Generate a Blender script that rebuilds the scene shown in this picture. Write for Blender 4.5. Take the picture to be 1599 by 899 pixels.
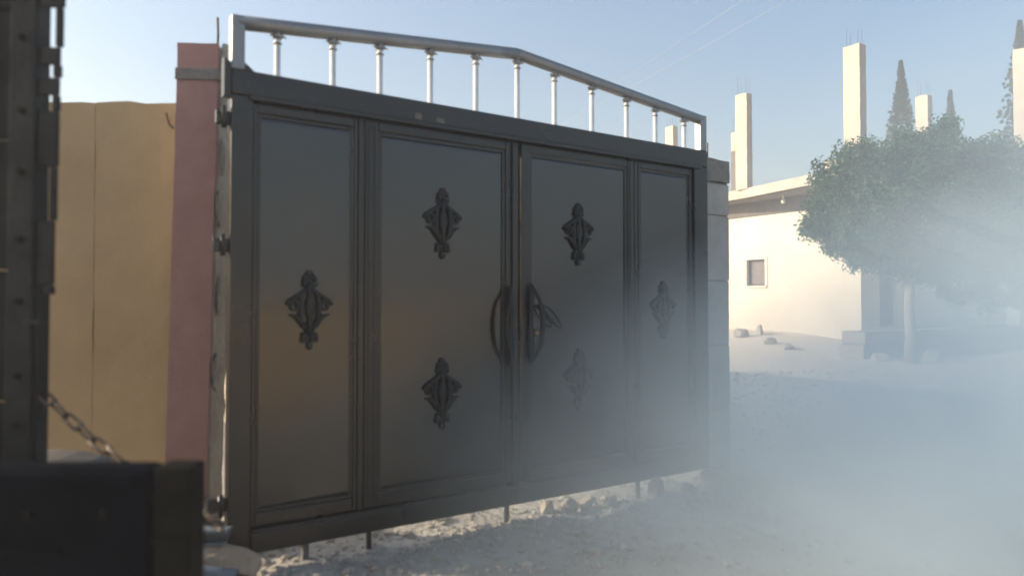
import bpy, bmesh, math, random
import numpy as np
from mathutils import Vector, Matrix, noise

random.seed(7)
R = math.radians
scene = bpy.context.scene
for o in list(bpy.data.objects):
    bpy.data.objects.remove(o)

# ------------------------------------------------------------------ camera
A = 0.60088                      # the street frame: gate, side wall and house share this turn
D = Vector((math.cos(A), math.sin(A), 0))     # along the gate, to the right
N = Vector((math.sin(A), -math.cos(A), 0))    # out of the gate, towards the street
cam_d = bpy.data.cameras.new('camera')
cam = bpy.data.objects.new('camera', cam_d)
scene.collection.objects.link(cam)
cam.location = (0, 0, 1.25)
cam.rotation_euler = (R(90 + 1.304), 0, 0)
cam_d.sensor_width = 36
cam_d.lens = 36 * 1139 / 1599
cam_d.clip_start = 0.05
cam_d.clip_end = 1500
cam_d.dof.use_dof = True
cam_d.dof.focus_distance = 9.0
cam_d.dof.aperture_fstop = 1.2
scene.camera = cam

# ------------------------------------------------------------------ sky and sun
SUN_EL = 22.0
PHI = R(37)
sh = -D * math.cos(PHI) - N * math.sin(PHI)   # horizontal direction towards the sun
world = bpy.data.worlds.new('World')
scene.world = world
world.use_nodes = True
wn = world.node_tree.nodes
wl = world.node_tree.links
sky = wn.new('ShaderNodeTexSky')
sky.sky_type = 'NISHITA'
sky.sun_disc = False
sky.sun_elevation = R(SUN_EL)
sky.sun_rotation = math.atan2(sh.x, sh.y)
sky.altitude = 300
sky.air_density = 1.5
sky.dust_density = 5.0
sky.ozone_density = 4.0
wl.new(sky.outputs[0], wn['Background'].inputs[0])
wn['Background'].inputs[1].default_value = 0.15

sun_d = bpy.data.lights.new('sun', 'SUN')
sun = bpy.data.objects.new('sun', sun_d)
scene.collection.objects.link(sun)
sun_d.energy = 5.0
sun_d.angle = R(0.5)
sun_d.color = (1.0, 0.84, 0.65)
to_sun = (sh * math.cos(R(SUN_EL)) + Vector((0, 0, math.sin(R(SUN_EL))))).normalized()
sun.rotation_euler = to_sun.to_track_quat('Z', 'Y').to_euler()
sun.location = to_sun * 60

scene.view_settings.view_transform = 'Standard'
scene.view_settings.look = 'None'
scene.view_settings.gamma = 1
scene.view_settings.exposure = 0.6
scene.view_settings.use_curve_mapping = False
scene.cycles.use_denoising = True
scene.cycles.volume_bounces = 3
scene.cycles.max_bounces = 8
scene.cycles.volume_step_rate = 3.0
scene.cycles.volume_max_steps = 24


# ------------------------------------------------------------------ materials
def mat(name, col, rough=0.8, metal=0.0, var=0.25, scale=4.0, bump=0.0, bscale=60.0, col2=None, spec=0.5, coat=0.0, detail=6):
    m = bpy.data.materials.new(name)
    m.use_nodes = True
    nt = m.node_tree
    b = nt.nodes['Principled BSDF']
    tc = nt.nodes.new('ShaderNodeTexCoord')
    nz = nt.nodes.new('ShaderNodeTexNoise')
    nz.inputs['Scale'].default_value = scale
    nz.inputs['Detail'].default_value = detail
    nz.inputs['Roughness'].default_value = 0.65
    nt.links.new(tc.outputs['Object'], nz.inputs['Vector'])
    rp = nt.nodes.new('ShaderNodeValToRGB')
    rp.color_ramp.elements[0].position = 0.3
    rp.color_ramp.elements[1].position = 0.7
    c2 = col2 or tuple(min(1, c * (1 + var)) for c in col)
    c1 = tuple(c * (1 - var) for c in col) if col2 is None else col
    rp.color_ramp.elements[0].color = (*c1, 1)
    rp.color_ramp.elements[1].color = (*c2, 1)
    nt.links.new(nz.outputs[0], rp.inputs[0])
    nt.links.new(rp.outputs[0], b.inputs['Base Color'])
    b.inputs['Roughness'].default_value = rough
    b.inputs['Metallic'].default_value = metal
    b.inputs['Specular IOR Level'].default_value = spec
    b.inputs['Coat Weight'].default_value = coat
    b.inputs['Coat Roughness'].default_value = 0.2
    if bump:
        n2 = nt.nodes.new('ShaderNodeTexNoise')
        n2.inputs['Scale'].default_value = bscale
        n2.inputs['Detail'].default_value = 8
        nt.links.new(tc.outputs['Object'], n2.inputs['Vector'])
        bp = nt.nodes.new('ShaderNodeBump')
        bp.inputs['Strength'].default_value = bump
        bp.inputs['Distance'].default_value = 0.02
        nt.links.new(n2.outputs[0], bp.inputs['Height'])
        nt.links.new(bp.outputs[0], b.inputs['Normal'])
    return m


def rough_noise(m, lo, hi, scale=3.0):
    nt = m.node_tree
    b = nt.nodes['Principled BSDF']
    tc = nt.nodes.new('ShaderNodeTexCoord')
    n = nt.nodes.new('ShaderNodeTexNoise')
    n.inputs['Scale'].default_value = scale
    n.inputs['Detail'].default_value = 5
    mr = nt.nodes.new('ShaderNodeMapRange')
    mr.inputs[1].default_value = 0.3
    mr.inputs[2].default_value = 0.7
    mr.inputs[3].default_value = lo
    mr.inputs[4].default_value = hi
    nt.links.new(tc.outputs['Object'], n.inputs['Vector'])
    nt.links.new(n.outputs[0], mr.inputs[0])
    nt.links.new(mr.outputs[0], b.inputs['Roughness'])
    return m


M = {}
M['ground'] = mat('limestone dirt', (0.33, 0.30, 0.255), 0.95, var=0.3, scale=1.3, bump=0.9, bscale=22, col2=(0.50, 0.46, 0.395), detail=10)
M['gravel'] = mat('pale gravel', (0.30, 0.27, 0.23), 0.95, scale=2.0, col2=(0.48, 0.44, 0.38), bump=0.4, bscale=50)
M['stone'] = mat('limestone', (0.33, 0.285, 0.225), 0.9, scale=6, col2=(0.50, 0.44, 0.36), bump=0.6, bscale=30)
M['gate_sheet'] = rough_noise(mat('dark grey gate enamel', (0.0042, 0.0037, 0.0033), 0.3, scale=1.5, col2=(0.0075, 0.0068, 0.0062), spec=0.85, detail=4), 0.15, 0.22, 1.3)
M['gate_frame'] = rough_noise(mat('dark grey gate frame enamel', (0.005, 0.0046, 0.0043), 0.35, scale=5, col2=(0.010, 0.0094, 0.0088), bump=0.05, bscale=25, spec=0.55), 0.25, 0.4, 6)
M['iron'] = mat('cast iron black', (0.0065, 0.0075, 0.009), 0.5, scale=20, bump=0.15, bscale=80, spec=0.4)
M['rail'] = mat('satin steel rail', (0.24, 0.245, 0.25), 0.45, metal=0.7, var=0.12, scale=6)
M['chrome'] = mat('brushed pale steel', (0.84, 0.82, 0.78), 0.4, metal=0.3, var=0.08, scale=8)
M['brass'] = mat('brass', (0.62, 0.46, 0.24), 0.35, metal=0.9, var=0.1, scale=30)
M['far_tan'] = mat('sunlit tan plaster', (0.52, 0.39, 0.24), 0.93, scale=0.8, col2=(0.64, 0.49, 0.32))


def chips(m, amount, col, scale):
    """small chips and dust specks with a shape of their own over a paint"""
    nt = m.node_tree
    b = nt.nodes['Principled BSDF']
    src = b.inputs['Base Color'].links[0].from_socket
    tc = nt.nodes.new('ShaderNodeTexCoord')
    n = nt.nodes.new('ShaderNodeTexNoise')
    n.inputs['Scale'].default_value = scale
    n.inputs['Detail'].default_value = 6
    n.inputs['Roughness'].default_value = 0.7
    nt.links.new(tc.outputs['Object'], n.inputs['Vector'])
    r = nt.nodes.new('ShaderNodeMapRange')
    r.inputs[1].default_value = amount
    r.inputs[2].default_value = amount + 0.07
    nt.links.new(n.outputs[0], r.inputs[0])
    mx = nt.nodes.new('ShaderNodeMix')
    mx.data_type = 'RGBA'
    nt.links.new(r.outputs[0], mx.inputs['Factor'])
    nt.links.new(src, mx.inputs['A'])
    mx.inputs['B'].default_value = (*col, 1)
    nt.links.new(mx.outputs['Result'], b.inputs['Base Color'])


chips(M['gate_sheet'], 0.69, (0.07, 0.06, 0.05), 9)
chips(M['gate_frame'], 0.69, (0.08, 0.07, 0.06), 14)
M['pink'] = mat('pink render', (0.36, 0.195, 0.172), 0.92, scale=3, col2=(0.46, 0.265, 0.238), bump=0.45, bscale=120, detail=12)
M['tan'] = mat('tan sand render', (0.50, 0.345, 0.18), 0.95, scale=1.4, col2=(0.64, 0.46, 0.26), bump=0.45, bscale=150, detail=14)
M['raw'] = mat('raw concrete', (0.30, 0.275, 0.235), 0.93, scale=7, col2=(0.44, 0.40, 0.34), bump=0.8, bscale=35)
M['block'] = mat('concrete block', (0.29, 0.275, 0.25), 0.94, scale=6, col2=(0.40, 0.38, 0.35), bump=0.6, bscale=50)
M['cap'] = mat('dark concrete', (0.17, 0.155, 0.14), 0.94, scale=8, col2=(0.24, 0.22, 0.20), bump=0.6, bscale=50)
M['plaster'] = mat('white lime plaster', (0.70, 0.63, 0.51), 0.92, scale=0.9, col2=(0.82, 0.76, 0.64), bump=0.25, bscale=20, detail=9)
M['column'] = mat('cream concrete', (0.46, 0.40, 0.33), 0.92, scale=2, col2=(0.54, 0.48, 0.40), bump=0.35, bscale=25)
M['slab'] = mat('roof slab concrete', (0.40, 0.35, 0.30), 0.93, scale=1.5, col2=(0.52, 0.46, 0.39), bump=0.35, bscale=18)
M['soffit'] = mat('shade-darkened underside', (0.10, 0.085, 0.072), 0.93, scale=1.5, col2=(0.14, 0.12, 0.105))  # darkened to put the shade of the slab's underside into the colour
M['eave_shade'] = mat('painted eave shade', (0.12, 0.10, 0.085), 0.93, scale=2.5, col2=(0.17, 0.15, 0.13))  # dark tone painting the shade below the roof slab
M['dark'] = mat('dark interior', (0.05, 0.045, 0.04), 0.9)
M['wood'] = mat('brown wood', (0.10, 0.055, 0.035), 0.7, scale=10, bump=0.3)
M['glass'] = mat('dusty pane', (0.16, 0.12, 0.10), 0.35, scale=4, spec=0.5)
M['truck'] = rough_noise(mat('dark green-grey truck paint', (0.006, 0.007, 0.0075), 0.5, scale=6, col2=(0.020, 0.0205, 0.020), bump=0.3, bscale=30, spec=0.2), 0.4, 0.7, 9)
M['navy'] = rough_noise(mat('dark navy truck paint', (0.001, 0.0018, 0.004), 0.6, scale=5, col2=(0.003, 0.005, 0.010), bump=0.15, bscale=30, spec=0.03), 0.6, 0.85, 8)
M['olive'] = mat('dull olive steel', (0.004, 0.0039, 0.003), 0.6, scale=8, col2=(0.012, 0.011, 0.008), bump=0.2, bscale=40, spec=0.08)
M['rubber'] = mat('tyre rubber', (0.018, 0.018, 0.018), 0.85, scale=12)
M['dust'] = mat('dusty sheet metal', (0.085, 0.075, 0.068), 0.9, scale=7, col2=(0.13, 0.115, 0.10))
M['chain'] = mat('worn brown chain steel', (0.045, 0.033, 0.025), 0.32, metal=0.6, scale=30, col2=(0.09, 0.068, 0.05))
M['galv'] = mat('blue-grey galvanised steel', (0.11, 0.14, 0.17), 0.55, metal=0.15, scale=8, col2=(0.17, 0.205, 0.24), bump=0.2)
M['boulder'] = mat('tan boulder', (0.26, 0.215, 0.165), 0.92, scale=9, col2=(0.36, 0.305, 0.24), bump=0.7, bscale=35)
M['rust'] = mat('rusty rebar', (0.10, 0.06, 0.04), 0.85, scale=40)
M['bark'] = mat('pale bark', (0.22, 0.18, 0.14), 0.9, scale=9, col2=(0.36, 0.31, 0.25), bump=0.6, bscale=25)
M['scuff'] = mat('pale scuffed filler', (0.09, 0.08, 0.072), 0.8, scale=40, col2=(0.15, 0.135, 0.12))
M['cable'] = mat('pale cable', (0.32, 0.33, 0.34), 0.6)


def leaf_mat(name, c1, c2, scale):
    m = mat(name, c1, 0.55, scale=scale, col2=c2, spec=0.3)
    nt = m.node_tree
    b = nt.nodes['Principled BSDF']
    out = nt.nodes['Material Output']
    tr = nt.nodes.new('ShaderNodeBsdfTranslucent')
    tr.inputs[0].default_value = (c2[0] * 1.1, c2[1] * 1.1, c2[2] * 0.7, 1)
    mx = nt.nodes.new('ShaderNodeMixShader')
    mx.inputs[0].default_value = 0.3
    nt.links.new(b.outputs[0], mx.inputs[1])
    nt.links.new(tr.outputs[0], mx.inputs[2])
    nt.links.new(mx.outputs[0], out.inputs[0])
    return m


M['leaf'] = leaf_mat('broad leaves', (0.022, 0.060, 0.042), (0.062, 0.125, 0.078), 1.1)
M['cypress'] = leaf_mat('cypress needles', (0.022, 0.040, 0.022), (0.05, 0.070, 0.036), 1.5)


def sun_patch(m, col, centre, rad, soft):
    """sunlight painted into the ground colour round a place, with a ragged edge"""
    nt = m.node_tree
    b = nt.nodes['Principled BSDF']
    src = b.inputs['Base Color'].links[0].from_socket
    tc = nt.nodes.new('ShaderNodeTexCoord')
    ds = nt.nodes.new('ShaderNodeVectorMath')
    ds.operation = 'DISTANCE'
    ds.inputs[1].default_value = centre
    nt.links.new(tc.outputs['Object'], ds.inputs[0])
    n = nt.nodes.new('ShaderNodeTexNoise')
    n.inputs['Scale'].default_value = 0.5
    n.inputs['Detail'].default_value = 8
    nt.links.new(tc.outputs['Object'], n.inputs['Vector'])
    ma = nt.nodes.new('ShaderNodeMath')
    ma.operation = 'MULTIPLY_ADD'
    ma.inputs[1].default_value = 4.0
    nt.links.new(n.outputs[0], ma.inputs[0])
    nt.links.new(ds.outputs['Value'], ma.inputs[2])
    r = nt.nodes.new('ShaderNodeMapRange')
    r.inputs[1].default_value = rad + 2
    r.inputs[2].default_value = rad + 2 + soft
    r.inputs[3].default_value = 1
    r.inputs[4].default_value = 0
    nt.links.new(ma.outputs[0], r.inputs[0])
    mx = nt.nodes.new('ShaderNodeMix')
    mx.data_type = 'RGBA'
    nt.links.new(r.outputs[0], mx.inputs['Factor'])
    nt.links.new(src, mx.inputs['A'])
    mx.inputs['B'].default_value = (*col, 1)
    nt.links.new(mx.outputs['Result'], b.inputs['Base Color'])


sun_patch(M['ground'], (0.80, 0.71, 0.58), (9.0, 17.0, 0.0), 8.5, 3.0)  # painted sunlight: lifts the ground colour of the lit band before the house


# ------------------------------------------------------------------ mesh helpers
class MB:
    def __init__(self):
        self.bm = bmesh.new()

    def box(self, x0, x1, y0, y1, z0, z1, bev=0.0, rot=None, piv=None, jit=0.0):
        vs = [self.bm.verts.new((x, y, z)) for x in (x0, x1) for y in (y0, y1) for z in (z0, z1)]
        idx = [(0, 1, 3, 2), (4, 6, 7, 5), (0, 4, 5, 1), (2, 3, 7, 6), (0, 2, 6, 4), (1, 5, 7, 3)]
        fs = [self.bm.faces.new([vs[i] for i in f]) for f in idx]
        if jit:
            for v in vs:
                v.co += Vector((random.uniform(-jit, jit), random.uniform(-jit, jit), random.uniform(-jit, jit)))
        if rot is not None:
            c = Vector(piv) if piv else Vector(((x0 + x1) / 2, (y0 + y1) / 2, (z0 + z1) / 2))
            for v in vs:
                v.co = c + rot @ (v.co - c)
        if bev:
            es = list({e for f in fs for e in f.edges})
            bmesh.ops.bevel(self.bm, geom=es, offset=bev, segments=2, profile=0.5, affect='EDGES')
        return self

    def tube(self, pts, rad, seg=10, closed=False, caps=True):
        pts = [Vector(q) for q in pts]
        n = len(pts)
        rad = rad if isinstance(rad, (list, tuple)) else [rad] * n
        rings = []
        prev = None
        for i, q in enumerate(pts):
            if closed:
                t = (pts[(i + 1) % n] - pts[i - 1]).normalized()
            else:
                t = (pts[min(i + 1, n - 1)] - pts[max(i - 1, 0)]).normalized()
            if prev is None:
                ref = Vector((0, 0, 1)) if abs(t.z) < 0.9 else Vector((1, 0, 0))
                u = t.cross(ref).normalized()
            else:
                u = (prev - t * prev.dot(t)).normalized()
            prev = u
            v = t.cross(u)
            rings.append([self.bm.verts.new(q + (u * math.cos(2 * math.pi * k / seg) + v * math.sin(2 * math.pi * k / seg)) * rad[i]) for k in range(seg)])
        m = n if closed else n - 1
        for i in range(m):
            a, b = rings[i], rings[(i + 1) % n]
            for k in range(seg):
                f = self.bm.faces.new((a[k], a[(k + 1) % seg], b[(k + 1) % seg], b[k]))
                f.smooth = True
        if caps and not closed:
            self.bm.faces.new(rings[0][::-1])
            self.bm.faces.new(rings[-1])
        return self

    def prism(self, outline, y0, y1, bev=0.0):
        """outline in (x, z), extruded along y"""
        a = [self.bm.verts.new((x, y0, z)) for x, z in outline]
        b = [self.bm.verts.new((x, y1, z)) for x, z in outline]
        n = len(outline)
        fa = self.bm.faces.new(a)
        self.bm.faces.new(b[::-1])
        for i in range(n):
            self.bm.faces.new((a[i], b[i], b[(i + 1) % n], a[(i + 1) % n]))
        if bev:
            bmesh.ops.bevel(self.bm, geom=list(fa.edges), offset=bev, segments=2, profile=0.5, affect='EDGES')
        return self

    def slab(self, outline, z0, z1):
        a = [self.bm.verts.new((x, y, z0)) for x, y in outline]
        b = [self.bm.verts.new((x, y, z1)) for x, y in outline]
        n = len(outline)
        self.bm.faces.new(a[::-1])
        self.bm.faces.new(b)
        for i in range(n):
            self.bm.faces.new((a[i], a[(i + 1) % n], b[(i + 1) % n], b[i]))
        return self

    def mesh(self, name):
        bmesh.ops.recalc_face_normals(self.bm, faces=self.bm.faces)
        me = bpy.data.meshes.new(name)
        self.bm.to_mesh(me)
        self.bm.free()
        return me

    def build(self, name, m, parent=None, loc=None, rotz=None):
        return link(name, self.mesh(name), m, parent, loc, rotz)


def link(name, me, m, parent=None, loc=None, rotz=None):
    if m is not None and not me.materials:
        me.materials.append(m)
    o = bpy.data.objects.new(name, me)
    scene.collection.objects.link(o)
    o.parent = parent
    if loc is not None:
        o.location = loc
    if rotz is not None:
        o.rotation_euler = (0, 0, rotz)
    return o


def tag(o, label=None, cat=None, group=None, kind=None):
    if label:
        o['label'] = label
    if cat:
        o['category'] = cat
    if group:
        o['group'] = group
    if kind:
        o['kind'] = kind
    return o


def empty(name, loc, rotz=0.0):
    o = bpy.data.objects.new(name, None)
    scene.collection.objects.link(o)
    o.location = loc
    o.rotation_euler = (0, 0, rotz)
    o.empty_display_size = 0.2
    return o


def wall_face(mb, axis_pts, holes, depth, step=None):
    """front wall in local xz with rectangular holes, thickness depth along +y; axis_pts=(x0,x1,z0,z1)"""
    x0, x1, z0, z1 = axis_pts
    xs = sorted({x0, x1, *[h[0] for h in holes], *[h[1] for h in holes]})
    zs = sorted({z0, z1, *[h[2] for h in holes], *[h[3] for h in holes]})
    for i in range(len(xs) - 1):
        for j in range(len(zs) - 1):
            cxm, czm = (xs[i] + xs[i + 1]) / 2, (zs[j] + zs[j + 1]) / 2
            if any(h[0] < cxm < h[1] and h[2] < czm < h[3] for h in holes):
                continue
            for y in (0, depth):
                vs = [mb.bm.verts.new(q) for q in ((xs[i], y, zs[j]), (xs[i + 1], y, zs[j]), (xs[i + 1], y, zs[j + 1]), (xs[i], y, zs[j + 1]))]
                mb.bm.faces.new(vs)
    for (a, b, c, d) in list(holes) + [(x0, x1, z0, z1)]:
        c4 = [(a, c), (b, c), (b, d), (a, d)]
        for k in range(4):
            p, q = c4[k], c4[(k + 1) % 4]
            mb.bm.faces.new([mb.bm.verts.new(v) for v in ((p[0], 0, p[1]), (q[0], 0, q[1]), (q[0], depth, q[1]), (p[0], depth, p[1]))])
    bmesh.ops.remove_doubles(mb.bm, verts=mb.bm.verts, dist=1e-5)
    return mb


HC = Vector((9.57, 20.0, 0))       # near corner of the house


def house_local(x, y):
    v = Vector((x, y, 0)) - HC
    return v.dot(D), v.dot(-N)


def ground_h(x, y):
    """height of the ground"""
    h = 0.0
    lx, ly = house_local(x, y)
    # bank of earth against the sunlit wall
    if -4.5 < lx < 9 and -6 < ly < 14:
        t = min(1, max(0, (lx + 4.5) / 4.0))
        s = min(1, max(0, (ly + 2.5) / 5.0))
        h += 0.46 * t * t * (3 - 2 * t) * s * s * (3 - 2 * s)
    r = math.hypot(x, y - 4)
    k = min(1.0, 14.0 / max(r, 1e-3))
    h += 0.05 * noise.noise((x * 0.45, y * 0.45, 0.0)) * (1 if r < 60 else 0.5)
    if r < 16:
        g = (Vector((x, y, 0)) - Vector((-1.315, 3.374, 0))).dot(N)
        near = max(0.0, 1 - abs(g) / 2.6)
        h += (0.012 + 0.026 * near) * noise.noise((x * 2.6, y * 2.6, 3.0)) + (0.006 + 0.010 * near) * noise.noise((x * 8, y * 8, 7.0))
        h += 0.005 * noise.noise((x * 20, y * 20, 1.0))
    if r < 30:
        gd = (Vector((x, y, 0)) - Vector((-1.315, 3.374, 0))).dot(N)
        for rut in (1.75, 3.25):
            e = (gd - rut - 0.15 * noise.noise((x * 0.3, y * 0.3, 9.0))) / 0.16
            if abs(e) < 3:
                h -= 0.022 * math.exp(-e * e)
    # the ground lies about level at the gate's feet
    return h - 0.008


# ------------------------------------------------------------------ ground
def spaced():
    xs = list(np.arange(-3.2, 5.2, 0.05))
    st, x = 0.05, 5.2
    while x < 320:
        xs.append(x)
        st *= 1.09
        x += st
    xs.append(320)
    st, x = 0.05, -3.2
    lo = []
    while x > -320:
        st *= 1.12
        x -= st
        lo.append(x)
    return np.array(sorted(lo + xs))


gx = spaced()
gy = list(np.arange(1.6, 7.4, 0.05))
st, y = 0.05, 7.4
while y < 320:
    gy.append(y)
    st *= 1.06
    y += st
st, y = 0.05, 1.6
while y > -320:
    st *= 1.14
    y -= st
    gy.append(y)
gy = np.array(sorted(gy))
nx, ny = len(gx), len(gy)
verts = [(float(a), float(b), ground_h(float(a), float(b))) for b in gy for a in gx]
faces = [(j * nx + i, j * nx + i + 1, (j + 1) * nx + i + 1, (j + 1) * nx + i) for j in range(ny - 1) for i in range(nx - 1)]
me = bpy.data.meshes.new('ground')
me.from_pydata(verts, [], faces)
me.polygons.foreach_set('use_smooth', [True] * len(faces))
g = link('ground', me, M['ground'])
tag(g, 'pale dusty limestone dirt ground of the street', kind='structure')


# ------------------------------------------------------------------ gate
GW, GB, GH = 3.264, 0.094, 2.25        # width, height of the underside, height of the leaves
gate = empty('metal_gate', (-1.315, 3.374, 0), A)
tag(gate, 'wide dark grey double metal gate with cast ornaments and steel top railing', 'gate')


def zb(z):
    return GB + z


def gbox(name, x0, x1, y0, y1, z0, z1, m='gate_frame', parent=gate, bev=0.004):
    return MB().box(x0, x1, y0, y1, zb(z0), zb(z1), bev).build(name, M[m], parent)


gbox('stile', 0.0, 0.100, -0.035, 0.035, 0.0, 2.128)
gbox('stile', 3.130, GW, -0.035, 0.035, 0.0, 2.128)
gbox('top_beam', 0.0, GW, -0.040, 0.040, 2.130, 2.250, bev=0.010)
gbox('bead', 0.08, GW - 0.08, -0.052, -0.0405, 2.112, 2.134, bev=0.004)
gbox('bottom_beam', 0.1005, 3.1295, -0.040, 0.038, 0.0, 0.098, bev=0.008)
gbox('bead', 0.105, 3.125, -0.050, 0.020, 0.100, 0.114, bev=0.004)
gbox('light_stop_bar', 0.05, GW - 0.05, 0.036, 0.046, 2.06, 2.135)  # these bars are added behind the joints to block light leaking through
gbox('light_stop_bar', 0.05, GW - 0.05, 0.0385, 0.046, 0.09, 0.19)
for x in (0.102, 0.648, 1.630, 2.581, 3.128):
    gbox('light_stop_bar', x - 0.03, x + 0.03, 0.0365, 0.0455, 0.191, 2.059)
gbox('mullion', 0.632, 0.664, -0.016, 0.03, 0.116, 2.110)
gbox('mullion', 2.566, 2.596, -0.016, 0.03, 0.116, 2.110)


def leaf_frame(name, x0, x1, wl, wr, wt, wb):
    """rectangular frame of box sections, one mesh, mitred by butting"""
    mb = MB()
    z0, z1 = zb(0.118), zb(2.108)
    mb.box(x0, x0 + wl, -0.016, 0.026, z0, z1, 0.005)
    mb.box(x1 - wr, x1, -0.016, 0.026, z0, z1, 0.005)
    mb.box(x0 + wl + 0.0005, x1 - wr - 0.0005, -0.0152, 0.025, z1 - wt, z1, 0.005)
    mb.box(x0 + wl + 0.0005, x1 - wr - 0.0005, -0.0152, 0.025, z0, z0 + wb, 0.005)
    return mb.build(name, M['gate_frame'], gate)


def bead_frame(x0, x1, z0, z1, w, y0, y1, parent):
    mb = MB()
    z0, z1 = zb(z0), zb(z1)
    mb.box(x0, x0 + w, y0, y1, z0, z1, 0.003)
    mb.box(x1 - w, x1, y0, y1, z0, z1, 0.003)
    mb.box(x0 + w, x1 - w, y0 + 0.0008, y1, z1 - w, z1, 0.003)
    mb.box(x0 + w, x1 - w, y0 + 0.0008, y1, z0, z0 + w, 0.003)
    return mb.build('bead', M['gate_frame'], parent)


def sheet(x0, x1, z0, z1, parent):
    """steel sheet with a slight oil-canning bulge"""
    nxs, nzs = 24, 48
    vs, fs = [], []
    for j in range(nzs + 1):
        for i in range(nxs + 1):
            u, v = i / nxs, j / nzs
            e = (math.sin(math.pi * u) * math.sin(math.pi * v)) ** 0.6
            yy = 0.0 + e * 0.007 * noise.noise((u * 1.7 + x0 * 5, v * 3.2, x0))
            vs.append((x0 + u * (x1 - x0), yy, zb(z0 + v * (z1 - z0))))
    for j in range(nzs):
        for i in range(nxs):
            k = j * (nxs + 1) + i
            fs.append((k, k + 1, k + nxs + 2, k + nxs + 1))
    m_ = bpy.data.meshes.new('sheet')
    m_.from_pydata(vs, [], fs)
    m_.polygons.foreach_set('use_smooth', [True] * len(fs))
    o = link('panel_sheet', m_, M['gate_sheet'], parent)
    md = o.modifiers.new('thickness', 'SOLIDIFY')
    md.thickness = 0.003
    md.offset = 1
    return o


left_fix = leaf_frame('side_panel', 0.104, 0.628, 0.022, 0.020, 0.045, 0.062)
left_leaf = leaf_frame('gate_leaf', 0.668, 1.606, 0.075, 0.066, 0.050, 0.062)
right_leaf = leaf_frame('gate_leaf', 1.652, 2.562, 0.058, 0.058, 0.050, 0.062)
right_fix = leaf_frame('side_panel', 2.600, 3.126, 0.020, 0.030, 0.045, 0.062)
sheet(0.127, 0.607, 0.181, 2.062, left_fix)
sheet(0.744, 1.539, 0.181, 2.057, left_leaf)
sheet(1.711, 2.503, 0.181, 2.057, right_leaf)
sheet(2.621, 3.095, 0.181, 2.062, right_fix)
bead_frame(0.128, 0.606, 0.182, 2.061, 0.016, -0.006, -0.0005, left_fix)
bead_frame(0.745, 1.538, 0.182, 2.056, 0.020, -0.009, -0.0005, left_leaf)
bead_frame(1.712, 2.502, 0.182, 2.056, 0.020, -0.009, -0.0005, right_leaf)
bead_frame(2.622, 3.094, 0.182, 2.061, 0.016, -0.006, -0.0005, right_fix)
# raised ribs on the outer stile of each leaf and the cover strip over the meeting gap
for x in (0.690, 0.722):
    gbox('rib', x - 0.006, x + 0.006, -0.021, -0.0165, 0.150, 2.08, parent=left_leaf, bev=0.003)
for x in (2.526,):
    gbox('rib', x - 0.006, x + 0.006, -0.021, -0.0165, 0.150, 2.08, parent=right_leaf, bev=0.003)
gbox('cover_strip', 1.578, 1.616, -0.032, -0.0165, 0.120, 2.100, parent=left_leaf, bev=0.004)

# cast ornament
def spiral(cx_, cz_, r0, r1, turns, a0, sgn, y):
    return [(cx_ + sgn * (r0 + (r1 - r0) * t / 16) * math.cos(a0 + turns * 2 * math.pi * t / 16), y,
             cz_ + (r0 + (r1 - r0) * t / 16) * math.sin(a0 + turns * 2 * math.pi * t / 16)) for t in range(17)]


def blob(mb_, x, y, z, rx, ry, rz):
    g_ = bmesh.ops.create_icosphere(mb_.bm, subdivisions=2, radius=1)
    for v in g_['verts']:
        v.co = Vector((x + v.co.x * rx, y + v.co.y * ry, z + v.co.z * rz))
        for f in v.link_faces:
            f.smooth = True


om = MB()
for s in (-1, 1):
    om.tube(spiral(s * .080, .020, .032, .006, 1.3, 0.2, s, -.010), [.011 - .0003 * i for i in range(17)], 6)
    om.tube([(s * .030, -.010, .088), (s * .058, -.012, .070), (s * .086, -.011, .056), (s * .108, -.009, .050)], [.010, .012, .010, .005], 6)
    om.tube([(s * .028, -.010, -.085), (s * .048, -.012, -.052), (s * .070, -.011, -.028), (s * .100, -.009, -.022)], [.011, .013, .011, .005], 6)
    om.tube([(s * .010, -.011, .110), (s * .038, -.013, .080), (s * .048, -.014, .02), (s * .042, -.013, -.045), (s * .010, -.011, -.105)], [.009, .011, .012, .011, .009], 6)
    om.tube(spiral(s * .020, .146, .019, .005, 1.1, 1.0, s, -.010), .0085, 6)
    om.tube(spiral(s * .020, -.140, .019, .005, 1.1, -1.0, s, -.010), .0085, 6)
    blob(om, s * .026, -.008, .124, .016, .010, .012)
    blob(om, s * .027, -.008, -.118, .017, .010, .012)
blob(om, 0, -.008, .178, .020, .011, .019)
blob(om, 0, -.008, .110, .022, .012, .012)
blob(om, 0, -.010, .012, .025, .016, .060)
blob(om, 0, -.008, -.106, .024, .012, .012)
blob(om, 0, -.008, -.172, .017, .010, .024)
om.tube([(0, -.009, .165), (0, -.012, .05), (0, -.012, -.06), (0, -.009, -.16)], [.010, .013, .013, .010], 6)
orn_me = om.mesh('ornament')
for x, z, par in ((0.382, 1.129, left_fix), (1.126, 1.602, left_leaf), (1.125, 0.670, left_leaf),
                  (2.093, 1.594, right_leaf), (2.100, 0.688, right_leaf), (2.840, 1.120, right_fix)):
    o = link('ornament', orn_me, M['iron'], par)
    o.location = (x, -0.004, zb(z))


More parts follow.
